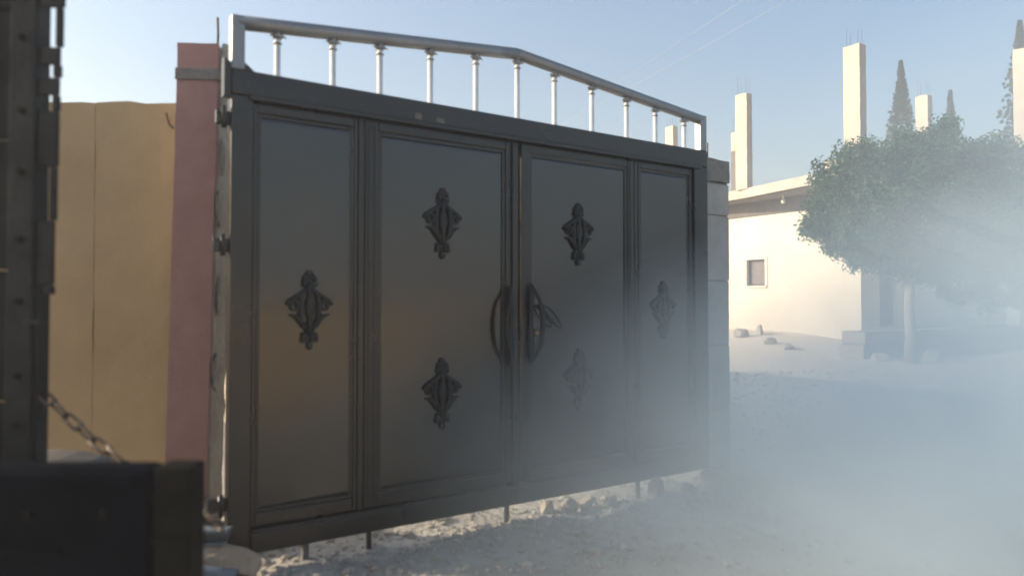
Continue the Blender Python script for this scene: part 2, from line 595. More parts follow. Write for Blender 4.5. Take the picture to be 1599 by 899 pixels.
# pull handles, lever loop and lock
def bow(x, z0, z1, bulge, m_, parent):
    mb = MB()
    pts = []
    for i in range(15):
        t = i / 14
        s = math.sin(math.pi * t)
        pts.append((x + bulge * s, -0.032 - 0.05 * min(1, s * 1.6), zb(z0 + (z1 - z0) * t)))
    mb.tube(pts, [.009 + .006 * math.sin(math.pi * i / 14) for i in range(15)], 8)
    pts = [(x, -0.036, zb(z0 + (z1 - z0) * i / 8)) for i in range(9)]
    mb.tube(pts, [.007, .015, .019, .015, .012, .015, .019, .015, .007], 8)
    return mb.build('pull_handle', M[m_], parent)


bow(1.562, 0.800, 1.265, -0.060, 'iron', left_leaf)
bow(1.706, 0.812, 1.280, 0.052, 'iron', right_leaf)
lp = []
c0, c1 = Vector((1.792, -0.05, zb(1.146))), Vector((1.918, -0.05, zb(1.020)))
ax = (c1 - c0).normalized()
pr = Vector((-ax.z, 0, ax.x))
for i in range(24):
    t = 2 * math.pi * i / 24
    lp.append((c0 + c1) / 2 + ax * math.cos(t) * (c1 - c0).length / 2 + pr * math.sin(t) * 0.021)
mb = MB().tube(lp, 0.0055, 6, closed=True)
mb.tube([c0 + Vector((0.0, 0.048, 0.0)), c0 + Vector((0, 0.02, 0)), c0], 0.008, 8)
mb.build('lever_loop', M['iron'], right_leaf)
mb = MB()
mb.tube([(1.742, -0.028, zb(0.990)), (1.742, -0.040, zb(0.990))], 0.021, 16)
mb.build('lock_plate', M['iron'], right_leaf)
mb = MB()
mb.tube([(1.742, -0.040, zb(0.990)), (1.742, -0.052, zb(0.990)), (1.742, -0.055, zb(0.990))], [0.0145, 0.0145, 0.011], 14)
mb.box(1.740, 1.744, -0.0565, -0.054, zb(0.983), zb(0.997))
mb.build('lock_cylinder', M['brass'], right_leaf)

# top railing: gabled rail, posts and balusters with collars
ZL, ZC = 2.478, 2.640


def rail_z(x):
    return ZL + (ZC - ZL) * (x / 1.632 if x < 1.632 else (GW - x) / 1.632)


for a, b in (((0.033, ZL), (1.632, ZC)), ((1.632, ZC), (GW - 0.033, ZL))):
    mb = MB()
    tt = [i / 6 for i in range(7)]
    mb.tube([(a[0] + (b[0] - a[0]) * t, 0, zb(a[1] + (b[1] - a[1]) * t)) for t in tt], 0.0345, 16)
    mb.build('top_rail', M['rail'], gate)
for x in (0.0, GW - 0.062):
    MB().box(x, x + 0.062, -0.031, 0.031, zb(2.2505), zb(2.505), 0.006).build('end_post', M['rail'], gate)
mb = MB()
mb.prism([(0.0625, zb(2.2505)), (0.105, zb(2.2505)), (0.0625, zb(2.285))], -0.03, 0.03)
mb.prism([(-0.03, zb(2.30)), (-0.001, zb(2.275)), (-0.001, zb(2.12)), (-0.03, zb(2.12))], -0.028, 0.028)
mb.build('gusset', M['gate_frame'], gate)
for x in (0.220, 0.498, 0.754, 1.052, 1.344, 1.632, 1.910, 2.211, 2.511, 2.777, 3.060):
    zt = rail_z(x) - 0.025
    mb = MB()
    mb.tube([(x, 0, zb(2.2505)), (x, 0, zb(2.256)), (x, 0, zb(2.256)), (x, 0, zb(zt))], [0.024, 0.024, 0.0150, 0.0150], 12)
    b = mb.build('baluster', M['chrome'], gate)
    mb = MB()
    mb.tube([(x, 0, zb(zt - .066)), (x, 0, zb(zt - .060)), (x, 0, zb(zt - .056))], [.016, .023, .016], 12)
    mb.tube([(x, 0, zb(zt - .040)), (x, 0, zb(zt - .022)), (x, 0, zb(zt - .012))], [.0165, .030, .0165], 12)
    for s in (-1, 1):
        mb.tube([(x + s * .012, 0, zb(zt - .035)), (x + s * .030, -.004, zb(zt - .022)), (x + s * .040, -.006, zb(zt - .030))], [.006, .005, .003], 6)
    mb.build('collar', M['rail'], b)
# hinges towards the left pillar and drop feet under the frame
for z, w in ((2.02, 0.062), (1.43, 0.070), (0.24, 0.085)):
    mb = MB()
    mb.box(-w, -0.001, -0.012, 0.012, zb(z - 0.032), zb(z + 0.032), 0.003)
    mb.tube([(-0.028, -0.02, zb(z - 0.05)), (-0.028, -0.02, zb(z + 0.05))], 0.012, 10)
    mb.build('hinge', M['gate_frame'], gate)
for x, w in ((0.700, .011), (1.552, .012)):
    MB().box(x - w, x + w, -0.018, 0.006, -0.02, GB, 0.003).build('drop_bolt', M['gate_frame'], gate)
mb = MB()
mb.box(0.355, 0.385, -0.020, 0.010, 0.006, GB, 0.004)
mb.box(0.345, 0.395, -0.026, 0.016, -0.012, 0.006, 0.003)
mb.build('foot', M['scuff'], gate)
MB().box(2.585, 2.607, -0.018, 0.006, -0.03, GB, 0.003).build('drop_bolt', M['gate_frame'], gate)
# scuffs on the beam
for x, w, h in ((0.938, 0.042, 0.030), (1.065, 0.055, 0.022)):
    MB().prism([(x, zb(2.148)), (x + w, zb(2.144)), (x + w * .95, zb(2.148 + h)), (x + w * .1, zb(2.150 + h))], -0.0415, -0.0395).build('paint_scuff', M['scuff'], gate)


# ------------------------------------------------------------------ left pillar and wall
def rough_box(x0, x1, y0, y1, z0, z1, amp, step=0.05, seed=0):
    """box with a subdivided, slightly uneven skin"""
    bm = bmesh.new()
    vs = [bm.verts.new((x, y, z)) for x in (x0, x1) for y in (y0, y1) for z in (z0, z1)]
    for f in [(0, 1, 3, 2), (4, 6, 7, 5), (0, 4, 5, 1), (2, 3, 7, 6), (0, 2, 6, 4), (1, 5, 7, 3)]:
        bm.faces.new([vs[i] for i in f])
    for ax_, lo, hi in ((0, x0, x1), (1, y0, y1), (2, z0, z1)):
        n = max(1, int((hi - lo) / step))
        for i in range(1, n):
            co = [0, 0, 0]
            no = [0, 0, 0]
            co[ax_] = lo + (hi - lo) * i / n
            no[ax_] = 1
            bmesh.ops.bisect_plane(bm, geom=bm.verts[:] + bm.edges[:] + bm.faces[:], plane_co=co, plane_no=no)
    for v in bm.verts:
        q = v.co * 7 + Vector((seed, seed * 2, 0))
        v.co += noise.noise_vector(q) * amp + noise.noise_vector(q * 3.1) * amp * 0.5
    mb = MB()
    mb.bm.free()
    mb.bm = bm
    return mb


tilt = R(1.05)
pil = empty('gate_pillar', (-1.663, 3.75, 0.0))
tag(pil, 'pink rendered gate pillar with a dark strap near its top, beside the tan wall', 'pillar')
pil.rotation_euler = (0, tilt, 0)
rough_box(-0.108, 0.104, 0.012, 0.185, 0.10, 2.585, 0.006, 0.05, 3).build('core', M['raw'], pil)
rough_box(-0.112, 0.098, -0.012, 0.011, 0.262, 2.60, 0.003, 0.06, 9).build('render_coat', M['pink'], pil)
MB().box(-0.118, 0.110, -0.022, -0.0135, 2.408, 2.468, 0.003).build('strap', M['cap'], pil)
MB().box(0.1105, 0.119, -0.022, 0.10, 2.406, 2.470, 0.003).build('strap', M['cap'], pil)
MB().tube([(0.078, 0.03, 2.56), (0.079, 0.03, 2.66), (0.074, 0.03, 2.75)], 0.006, 6).build('rebar', M['rust'], pil)
MB().tube([(-0.06, 0.05, 2.57), (-0.078, 0.05, 2.612), (-0.085, 0.05, 2.618)], 0.005, 6).build('rebar', M['rust'], pil)
for k, (x, y, z, sx) in enumerate(((0.112, .05, 2.30, .02), (.110, .06, 2.02, .018), (.112, .04, 1.75, .016), (.113, .07, 1.30, .014), (.112, .05, 2.52, .02), (.110, .05, 0.9, .015))):
    bm = bmesh.new()
    bmesh.ops.create_icosphere(bm, subdivisions=2, radius=1)
    for v in bm.verts:
        v.co = Vector((v.co.x * sx, v.co.y * 0.045, v.co.z * 0.10)) * (1 + 0.4 * noise.noise(v.co * 2 + Vector((k, 0, 0)))) + Vector((x, y, z))
    mb = MB()
    mb.bm.free()
    mb.bm = bm
    mb.build('mortar_lump', M['raw'], pil)

wl_ = empty('boundary_wall', (-2.0, 3.86, 0))
tag(wl_, 'tan sand-rendered boundary wall between the dark truck and the pink pillar', 'wall')


def wall_piece(x0, x1, seed):
    mb = rough_box(x0, x1, 0.0, 0.20, -0.1, 2.325, 0.004, 0.08, seed)
    for v in mb.bm.verts:
        if v.co.z > 2.25:
            v.co.z += 0.022 * noise.noise((v.co.x * 5, v.co.y * 3, seed)) + 0.012 * noise.noise((v.co.x * 17, 0, seed))
    return mb.build('wall_panel', M['tan'], wl_)


wall_piece(-0.2135, 0.222, 1)
wall_piece(-1.20, -0.2165, 2)
wall_piece(-2.60, -1.206, 4)
wall_piece(-4.60, -2.606, 5)
MB().box(-0.222, -0.208, 0.012, 0.18, 0, 2.29).build('joint_filler', M['tan'], wl_)
MB().tube([(0.16, -0.004, 2.27), (0.178, -0.006, 2.21), (0.20, -0.004, 2.185)], 0.004, 5).build('wire_stub', M['rust'], wl_)

# ------------------------------------------------------------------ right pillar and side wall
rp = empty('block_pillar', Vector((-1.315, 3.374, 0)) + D * 3.292 - N * 0.02, A)
tag(rp, 'grey concrete block pillar with rebar on top at the far end of the gate', 'pillar')
RPW = 0.268
zc = 0.0
for k, hh in enumerate((0.50, 0.46, 0.47, 0.48, 0.235)):
    rough_box(0.0 + 0.003 * (k % 2), RPW - 0.003 * (k % 3), 0.0, 0.24, zc - (0.1 if k == 0 else 0), zc + hh - 0.012, 0.004, 0.09, k).build('block', M['block'], rp)
    MB().box(0.008, RPW - 0.008, 0.008, 0.232, zc + hh - 0.0125, zc + hh + 0.0005).build('mortar_joint', M['cap'], rp)
    zc += hh
rough_box(-0.008, RPW + 0.004, -0.012, 0.25, zc + 0.001, zc + 0.165, 0.010, 0.05, 8).build('cap', M['cap'], rp)
for x, y, t in ((0.035, 0.04, 0.075), (0.095, 0.05, 0.13), (0.10, 0.19, 0.10), (0.22, 0.17, 0.08)):
    MB().tube([(x, y, zc + 0.12), (x + .003, y, zc + 0.165 + t)], 0.005, 6).build('rebar', M['rust'], rp)

sw = empty('side_wall', Vector((-1.315, 3.374, 0)) + D * 3.32 - N * 0.262, A)
tag(sw, 'grey block side wall running back behind the gate from the block pillar', 'wall')
for k in range(6):
    for j in range(4):
        MB().box(0, 0.2, 0.004 + k * 2.6, 2.596 + k * 2.6, -0.1 if j == 0 else j * 0.58 + 0.004, (j + 1) * 0.58, 0.006, jit=0.004).build('block_course', M['block'], sw)

# unseen house added behind the gate to throw its shadow across the street
cy = empty('shadow_house', Vector((-1.315, 3.374, 0)) + D * (3.264 - 2.2) - N * 4.5, A)
tag(cy, 'unseen low flat-roofed house added behind the gate to shade the street', 'house')
mb = MB()
wall_face(mb, (0, 2.2, -0.2, 3.3), [(0.6, 1.5, 0.0, 2.1)], 0.2)
mb.build('wall', M['plaster'], cy)  # walls of the added unseen house
MB().box(2.0, 2.2, 0.2005, 9.5, -0.2, 3.3).build('wall', M['plaster'], cy)
MB().box(0.0, 0.2, 0.2005, 9.5, -0.2, 3.3).build('wall', M['plaster'], cy)
MB().box(0.2005, 1.9995, 9.3, 9.5, -0.2, 3.3).build('wall', M['plaster'], cy)
MB().box(-0.05, 2.25, -0.05, 9.6, 3.301, 3.58, 0.02).build('roof_slab', M['slab'], cy)  # roof of the added unseen house
MB().box(0.62, 1.48, 0.06, 0.12, -0.05, 2.08).build('door', M['wood'], cy)

# ------------------------------------------------------------------ house across the side street
hs = empty('house', HC, A)
tag(hs, 'white plastered one-storey house with overhanging roof slab and small window', 'house')
ZT = 4.45
# sunlit wall at local x = 0, built in xz and turned
WIN = (3.08, 3.76, 1.84, 2.66)
mb = MB()
wall_face(mb, (0.0, 11.0, -0.3, ZT), [WIN, (7.2, 8.2, 1.6, 2.9)], 0.25)
o = mb.build('wall', M['plaster'], hs)
for v in o.data.vertices:
    v.co = Vector((v.co.y, v.co.x, v.co.z))
o.data.flip_normals()
mb = MB()
wall_face(mb, (0.2505, 9.0, -0.3, ZT), [(0.95, 1.85, 0.62, 2.75), (4.2, 5.4, 1.5, 2.7)], 0.25)
mb.build('wall', M['plaster'], hs)
MB().box(8.75, 9.0, 0.2505, 11.0, -0.3, ZT).build('wall', M['plaster'], hs)
MB().box(0.2505, 8.7495, 10.75, 11.0, -0.3, ZT).build('wall', M['plaster'], hs)


def window(y0, y1, z0, z1):
    fr = MB()
    fr.box(0.10, 0.15, y0, y0 + 0.05, z0, z1)
    fr.box(0.10, 0.15, y1 - 0.05, y1, z0, z1)
    fr.box(0.10, 0.15, y0 + 0.05, y1 - 0.05, z1 - 0.05, z1)
    fr.box(0.10, 0.15, y0 + 0.05, y1 - 0.05, z0, z0 + 0.05)
    f = fr.build('window', M['wood'], hs)
    MB().box(0.12, 0.13, y0 + 0.05, y1 - 0.05, z0 + 0.05, z1 - 0.05).build('pane', M['glass'], f)
    MB().box(-0.05, 0.099, y0 - 0.06, y1 + 0.06, z0 - 0.07, z0 - 0.002).build('sill', M['plaster'], f)
    mb_ = MB()
    mb_.box(-0.02, 0.0, y0 - 0.09, y0, z0, z1 + 0.09)
    mb_.box(-0.02, 0.0, y1, y1 + 0.09, z0, z1 + 0.09)
    mb_.box(-0.0195, 0.0, y0, y1, z1, z1 + 0.09)
    mb_.build('surround', M['plaster'], f)
    return f


window(*WIN)
window(7.2, 8.2, 1.6, 2.9)
MB().box(0.96, 1.84, 0.10, 0.15, 0.63, 2.74).build('door', M['wood'], hs)
MB().box(4.21, 5.39, 0.10, 0.15, 1.51, 2.69).build('window', M['wood'], hs)
slab_out = [(-1.85, -1.5), (-0.85, 3.3), (-0.5, 6.0), (-0.4, 11.4), (9.4, 11.4), (9.4, -1.5)]
MB().box(-0.035, -0.0005, -0.035, 11.0, 4.02, ZT - 0.002, 0.004).build('eave_shade_band', M['eave_shade'], hs)  # dark strip added to paint the shade band under the slab
MB().box(0.0, 9.0, -0.035, -0.0005, 4.02, ZT - 0.002, 0.004).build('eave_shade_band', M['eave_shade'], hs)
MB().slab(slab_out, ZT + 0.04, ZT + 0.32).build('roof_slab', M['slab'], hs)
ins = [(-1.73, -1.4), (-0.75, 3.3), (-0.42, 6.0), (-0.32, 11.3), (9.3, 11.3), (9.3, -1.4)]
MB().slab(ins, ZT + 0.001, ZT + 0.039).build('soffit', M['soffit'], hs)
MB().box(-1.68, -0.6, -1.1, 0.0, ZT + 0.321, ZT + 0.56, 0.02).build('roof_upstand', M['slab'], hs)
# a small pale lamp under the eave
mb = MB()
mb.tube([(-0.6, 2.0, ZT), (-0.6, 2.0, ZT - 0.12)], 0.025, 8)
mb.tube([(-0.6, 2.0, ZT - 0.12), (-0.6, 2.0, ZT - 0.20), (-0.6, 2.0, ZT - 0.24)], [0.05, 0.06, 0.03], 10)
mb.build('eave_lamp', M['plaster'], hs)


def column(px0, px1, ptop, Y, depth, name='roof_column'):
    """unfinished roof column placed where the photo shows it: lit face plus narrow side"""
    f = 1139.0
    hor = 475.4
    ztop = 1.25 + (hor - ptop) / f * Y
    X0, X1 = (px0 - 799.5) / f * Y, (px1 - 799.5) / f * Y
    lx0, ly0 = house_local(X0, Y)
    # width of the lit face along local y so that its picture width fits
    w = (X1 - X0) * 0.80 / (abs(N.x) + abs(N.y) * (X0 / Y))
    mb_ = rough_box(lx0, lx0 + depth, ly0 - w, ly0, ZT + 0.30, ztop, 0.009, 0.16, px0)
    for v in mb_.bm.verts:
        if v.co.z > ztop - 0.05:
            v.co.z += 0.05 * noise.noise((v.co.x * 6, v.co.y * 6, px0))
    c = mb_.build(name, M['column'], hs)
    for i in (0.2, 0.8):
        for j in (0.15, 0.85):
            mr = MB().tube([(lx0 + depth * i, ly0 - w * j, ztop - 0.05), (lx0 + depth * i + .02 * random.uniform(-1, 1), ly0 - w * j, ztop + 0.35 + 0.25 * random.random())], 0.0035, 5)
            mr.build('rebar', M['rust'], c)
    return c


column(1150, 1172, 148, 22.3, 0.26)
column(1320, 1352, 72, 18.9, 0.30)
column(1433, 1457, 150, 23.5, 0.30)
column(1587, 1620, 76, 19.2, 0.30)
column(1040, 1055, 198, 28.0, 0.26)
column(1143, 1158, 206, 28.0, 0.26)

# low wall in front of the shaded house front
lw = empty('low_wall', HC + D * (-3.1) + (-N) * (-1.84), A)
tag(lw, 'low pale block wall in front of the house beside the tree trunk', 'wall')
for k in range(7):
    MB().box(k * 1.3 + 0.004, k * 1.3 + 1.296, 0, 0.6, -0.2, 0.32, 0.015, jit=0.008).build('block', M['raw'], lw)
    MB().box(k * 1.3 + 0.10, k * 1.3 + 1.392, 0.01, 0.59, 0.325, 0.62, 0.015, jit=0.008).build('block', M['raw'], lw)


# ------------------------------------------------------------------ unseen low wall added behind the camera for the gate's warm reflection
op = empty('reflection_wall', Vector((-1.315, 3.374, 0)) + D * (-4.0) + N * 6.6, A)
tag(op, 'unseen low tan wall across the street, added for its reflection in the gate', 'wall')
for k in range(9):
    MB().box(k * 3.0 + 0.003, k * 3.0 + 2.997, -0.22, 0.0, -0.15, 1.28, 0.01, jit=0.01).build('wall_panel', M['far_tan'], op)
    MB().box(k * 3.0 + 0.003, k * 3.0 + 2.997, -0.26, 0.04, 1.295, 1.37, 0.012, jit=0.006).build('reflection_wall_coping', M['raw'], op)


# ------------------------------------------------------------------ trees
def leaves(centres, per, spread, size, rng, up=0.2):
    """many small folded leaf faces scattered in clumps"""
    n = len(centres) * per
    c = np.repeat(np.array(centres), per, axis=0)
    off = rng.normal(size=(n, 3))
    off *= (rng.uniform(0, 1, n) ** 0.5 / np.linalg.norm(off, axis=1))[:, None] * spread * 1.8
    pos = c + off
    nrm = rng.normal(size=(n, 3))
    nrm[:, 2] += up
    nrm /= np.linalg.norm(nrm, axis=1)[:, None]
    t = np.cross(nrm, rng.normal(size=(n, 3)))
    t /= np.linalg.norm(t, axis=1)[:, None]
    b = np.cross(nrm, t)
    s = size * rng.uniform(0.6, 1.3, n)[:, None]
    v = np.stack([pos - t * s * 0.5, pos + b * s * 0.28 + nrm * s * 0.08, pos + t * s * 0.5, pos - b * s * 0.28 + nrm * s * 0.08], 1).reshape(-1, 3)
    me_ = bpy.data.meshes.new('crown')
    me_.vertices.add(n * 4)
    me_.vertices.foreach_set('co', v.astype(np.float32).ravel())
    me_.loops.add(n * 4)
    me_.loops.foreach_set('vertex_index', np.arange(n * 4, dtype=np.int32))
    me_.polygons.add(n)
    me_.polygons.foreach_set('loop_start', np.arange(0, n * 4, 4, dtype=np.int32))
    me_.update(calc_edges=True)
    return me_


def round_tree(loc, label, cz, rx, rz, seed, trunk_r, lean, nclump=420, per=60):
    rng = np.random.default_rng(seed)
    t = empty('street_tree', loc)
    tag(t, label, 'tree', 'street trees in front of the house')
    mb_ = MB()
    top = Vector((lean[0], lean[1], cz - rz * 0.35))
    pts = [Vector((0, 0, -0.15)), Vector((0.02, 0, 0.5)), Vector((-0.03, 0.0, 1.1)), Vector((lean[0] * .4 - .04, lean[1] * .4, 1.7)), top]
    mb_.tube(pts, [trunk_r * 1.4, trunk_r, trunk_r * .85, trunk_r * .8, trunk_r * .6], 10)
    ctr = Vector((lean[0], lean[1], cz))
    for k in range(9):
        a = 2 * math.pi * k / 9 + rng.uniform(-.3, .3)
        e = rng.uniform(0.0, 1.1)
        tip = ctr + Vector((math.cos(a) * math.cos(e) * rx * .75, math.sin(a) * math.cos(e) * rx * .75, math.sin(e) * rz * .7 - .1 * rz))
        st_ = pts[3].lerp(top, rng.uniform(0.0, 0.9))
        mid = st_.lerp(tip, 0.5) + Vector((0, 0, 0.25))
        mb_.tube([st_, mid, tip], [trunk_r * .5, trunk_r * .3, trunk_r * .1], 7)
    mb_.build('trunk', M['bark'], t)
    cs = []
    while len(cs) < nclump:
        q = rng.normal(size=3)
        q /= np.linalg.norm(q)
        rr = rng.uniform(0.2, 1.0) ** 0.45
        lob = 1 + 0.20 * noise.noise((q[0] * 2.2 + seed, q[1] * 2.2, q[2] * 2.2)) + 0.08 * noise.noise((q[0] * 5, q[1] * 5 + seed, q[2] * 5))
        zz = q[2] * rz * (1.0 if q[2] > 0 else 0.72)
        cs.append((ctr.x + q[0] * rx * rr * lob, ctr.y + q[1] * rx * rr * lob, ctr.z + zz * rr * lob))
    link('crown', leaves(cs, per, 0.15, 0.08, rng), M['leaf'], t)
    return t


round_tree((8.60, 15.76, 0.03), 'broad leafy tree with a pale trunk beside the low wall', 3.12, 2.40, 1.80, 5, 0.12, (0.24, 0.2), 620, 170)
round_tree((12.9, 17.2, 0.03), 'leafy tree at the right edge, merging with the broad tree', 2.85, 2.60, 2.25, 11, 0.12, (-1.2, 0.0), 520, 140)


def cypress(px, ptip, Y, half_w, label, seed):
    rng = np.random.default_rng(seed)
    f, hor = 1139.0, 475.4
    X = (px - 799.5) / f * Y
    H = 1.25 + (hor - ptip) / f * Y
    t = empty('cypress_tree', (X, Y, 0))
    tag(t, label, 'tree', 'cypress trees behind the house')
    MB().tube([(0, 0, -0.3), (0, 0, H * .5), (0, 0, H * .97)], [.22, .12, .02], 8).build('trunk', M['bark'], t)
    cs = []
    for k in range(1500):
        z = 1 - 0.94 * rng.uniform(0, 1) ** 1.25
        pr_ = half_w * min(1, (1 - z) * 2.9) * (1 if z > 0.2 else 0.5 + z * 2.5)
        a = rng.uniform(0, 2 * math.pi)
        rr = pr_ * math.sqrt(rng.uniform(0.05, 1.0)) * (1 + 0.35 * noise.noise((math.cos(a) * 2, math.sin(a) * 2 + seed, z * H * .6)))
        cs.append((math.cos(a) * rr, math.sin(a) * rr, z * H))
    link('crown', leaves(cs, 34, 0.055, 0.10, rng, 0.0), M['cypress'], t)


cypress(1411, 94, 40, 0.92, 'tall pointed cypress between the two roof columns behind the tree', 1)
cypress(1488, 141, 43, 0.68, 'shorter slim cypress to the right of the small roof column', 2)
cypress(1599, 30, 38, 1.15, 'tallest cypress behind the roof column at the right edge', 3)


# ------------------------------------------------------------------ overhead cables
def px_ray(px, py, Y):
    return Vector(((px - 799.5) / 1139 * Y, Y, 1.25 + (475.4 - py) / 1139 * Y))


for (a, b, lab) in (((640, 325, 46), (1290, -88, 9.0), 'thin pale overhead cable, the left of the two above the gate'),
                    ((700, 276, 46), (1400, -96, 9.5), 'thin pale overhead cable, the right of the two above the gate')):
    p0, p1 = px_ray(*a), px_ray(*b)
    pts = [p0.lerp(p1, i / 20) - Vector((0, 0, 0.25 * math.sin(math.pi * i / 20))) for i in range(21)]
    tag(MB().tube(pts, 0.003, 5).build('overhead_cable', M['cable']), lab, 'cable', 'overhead cables')
for q, lab in ((px_ray(640, 325, 46), 'wooden cable pole hidden behind the gate'),):
    tag(MB().tube([(q.x, q.y, -0.3), (q.x, q.y, q.z + 3.2)], [0.14, 0.10], 10).build('cable_pole', M['wood']), lab, 'pole')

# ------------------------------------------------------------------ truck / cargo bed at the left
tk = empty('cargo_trailer', (-1.6, 2.2, 0))
tag(tk, 'dark steel cargo trailer at the left with tall cage side, low board and chain', 'trailer')


def tb(name, x0, x1, y0, y1, z0, z1, m='truck', parent=tk, bev=0.006):
    return MB().box(x0 + 1.6, x1 + 1.6, y0 - 2.2, y1 - 2.2, z0, z1, bev).build(name, M[m], parent)


board = tb('side_board', -3.9, -0.860, 1.765, 1.835, 0.42, 0.862, 'navy', bev=0.02)
tb('board_rib', -3.9, -0.90, 1.752, 1.7645, 0.812, 0.848, 'navy', board, 0.004)
tb('board_rib', -3.9, -1.07, 1.745, 1.7645, 0.650, 0.668, 'navy', board, 0.006)
tb('board_rib', -3.9, -0.90, 1.745, 1.7645, 0.44, 0.50, 'navy', board, 0.006)
end = tb('end_channel', -0.8595, -0.768, 1.758, 1.842, 0.40, 0.862, 'olive', board, 0.008)
tb('end_rib', -0.862, -0.767, 1.750, 1.7575, 0.778, 0.792, 'olive', board, 0.004)
tb('end_rib', -0.862, -0.767, 1.750, 1.7575, 0.680, 0.692, 'olive', board, 0.004)
tb('bed_floor', -3.9, -1.25, 1.8365, 2.60, 0.44, 0.50, 'truck')
tb('chassis_rail', -3.9, -1.28, 1.95, 2.03, 0.30, 0.4395, 'truck')
tb('chassis_rail', -3.9, -1.28, 2.40, 2.48, 0.30, 0.4395, 'truck')
# cage side: posts and sheet boards
post = tb('corner_post', -1.640, -1.552, 2.36, 2.44, 0.5005, 2.75, 'truck', bev=0.008)
tb('post_edge', -1.551, -1.538, 2.37, 2.43, 0.52, 1.30, 'truck', post, 0.003)
for k, (z0, z1) in enumerate(((0.5005, 0.93), (0.936, 1.36), (1.366, 1.79), (1.796, 2.22), (2.226, 2.65))):
    tb('cage_board', -3.9, -1.641, 2.385, 2.425, z0, z1, 'truck', bev=0.01)
tb('cage_post', -2.55, -2.46, 2.34, 2.3845, 0.5005, 2.75, 'truck')
tb('cage_post', -1.80, -1.71, 2.352, 2.3845, 0.5005, 2.75, 'truck')
# latch plates standing proud of the post
tb('latch_plate', -1.551, -1.470, 2.37, 2.385, 2.225, 2.60, 'truck', post, 0.004)
tb('latch_bar', -1.496, -1.476, 2.368, 2.388, 2.095, 2.2249, 'truck', post, 0.004)
tb('latch_plate', -1.551, -1.482, 2.37, 2.385, 2.035, 2.094, 'truck', post, 0.006)
tb('latch_bar', -1.502, -1.480, 2.368, 2.388, 1.995, 2.0349, 'truck', post, 0.003)
tb('latch_plate', -1.551, -1.484, 2.37, 2.385, 1.935, 1.994, 'truck', post, 0.006)
tb('latch_bar', -1.504, -1.484, 2.368, 2.388, 1.885, 1.9349, 'truck', post, 0.003)
tb('latch_plate', -1.551, -1.484, 2.37, 2.385, 1.700, 1.884, 'truck', post, 0.006)
tb('latch_bar', -1.509, -1.490, 2.368, 2.388, 1.525, 1.6995, 'truck', post, 0.003)
tb('latch_plate', -1.551, -1.492, 2.37, 2.385, 1.312, 1.5245, 'truck', post, 0.008)
tb('latch_tip', -1.518, -1.494, 2.366, 2.388, 1.283, 1.3115, 'truck', post, 0.003)
tb('post_pin', -1.570, -1.514, 2.34, 2.3595, 1.183, 1.203, 'truck', post, 0.003)
tb('post_plate', -1.60, -1.551, 2.345, 2.3595, 2.30, 2.62, 'truck', post, 0.004)
for z in (0.62, 0.86, 1.02, 1.26, 1.46, 1.68, 1.88, 2.12):
    MB().tube([(-1.596 + 1.6, 2.3595 - 2.2, z), (-1.596 + 1.6, 2.349 - 2.2, z)], [0.013, 0.011], 6).build('bolt', M['olive'], post)
for x in (-0.98, -1.16, -1.34, -1.52):
    MB().tube([(x + 1.6, 1.7645 - 2.2, 0.745), (x + 1.6, 1.754 - 2.2, 0.745)], [0.014, 0.011], 6).build('bolt', M['olive'], board)
# mudguard and wheel
arc = []
mbw = MB()
cxw, czw = -1.78 + 1.6, 0.245
prof = [(0.36 + 0.0, t) for t in range(0)]
ang = [R(20 + 140 * i / 14) for i in range(15)]
out_ = [(cxw + 0.42 * math.cos(t) * 1.15, czw + 0.435 * math.sin(t)) for t in ang]
inn = [(cxw + 0.40 * math.cos(t) * 1.15, czw + 0.415 * math.sin(t)) for t in ang]
mbw.prism(out_ + inn[::-1], 2.62 - 2.2, 2.90 - 2.2)
mbw.build('mudguard', M['dust'], tk)
for wx in (-1.72, -3.2):
    mbw = MB()
    c = Vector((wx + 1.6, 2.76 - 2.2, 0.33))
    ringp = [c + Vector((0.235 * math.cos(2 * math.pi * i / 28), 0, 0.235 * math.sin(2 * math.pi * i / 28))) for i in range(28)]
    mbw.tube(ringp, 0.095, 10, closed=True)
    w = mbw.build('wheel', M['rubber'], tk)
    MB().tube([c + Vector((0, -0.06, 0)), c + Vector((0, 0.06, 0))], 0.165, 20).build('rim', M['olive'], w)
for wx in (-1.72, -3.2):
    MB().tube([(wx + 1.6, 1.95 - 2.2, 0.33), (wx + 1.6, 2.70 - 2.2, 0.33)], 0.035, 8).build('axle', M['truck'], tk)
    mbw = MB()
    c = Vector((wx + 1.6, 2.12 - 2.2, 0.33))
    ringp = [c + Vector((0.235 * math.cos(2 * math.pi * i / 28), 0, 0.235 * math.sin(2 * math.pi * i / 28))) for i in range(28)]
    mbw.tube(ringp, 0.08, 10, closed=True)
    w = mbw.build('wheel', M['rubber'], tk)
    MB().tube([c + Vector((0, -0.05, 0)), c + Vector((0, 0.05, 0))], 0.165, 20).build('rim', M['olive'], w)
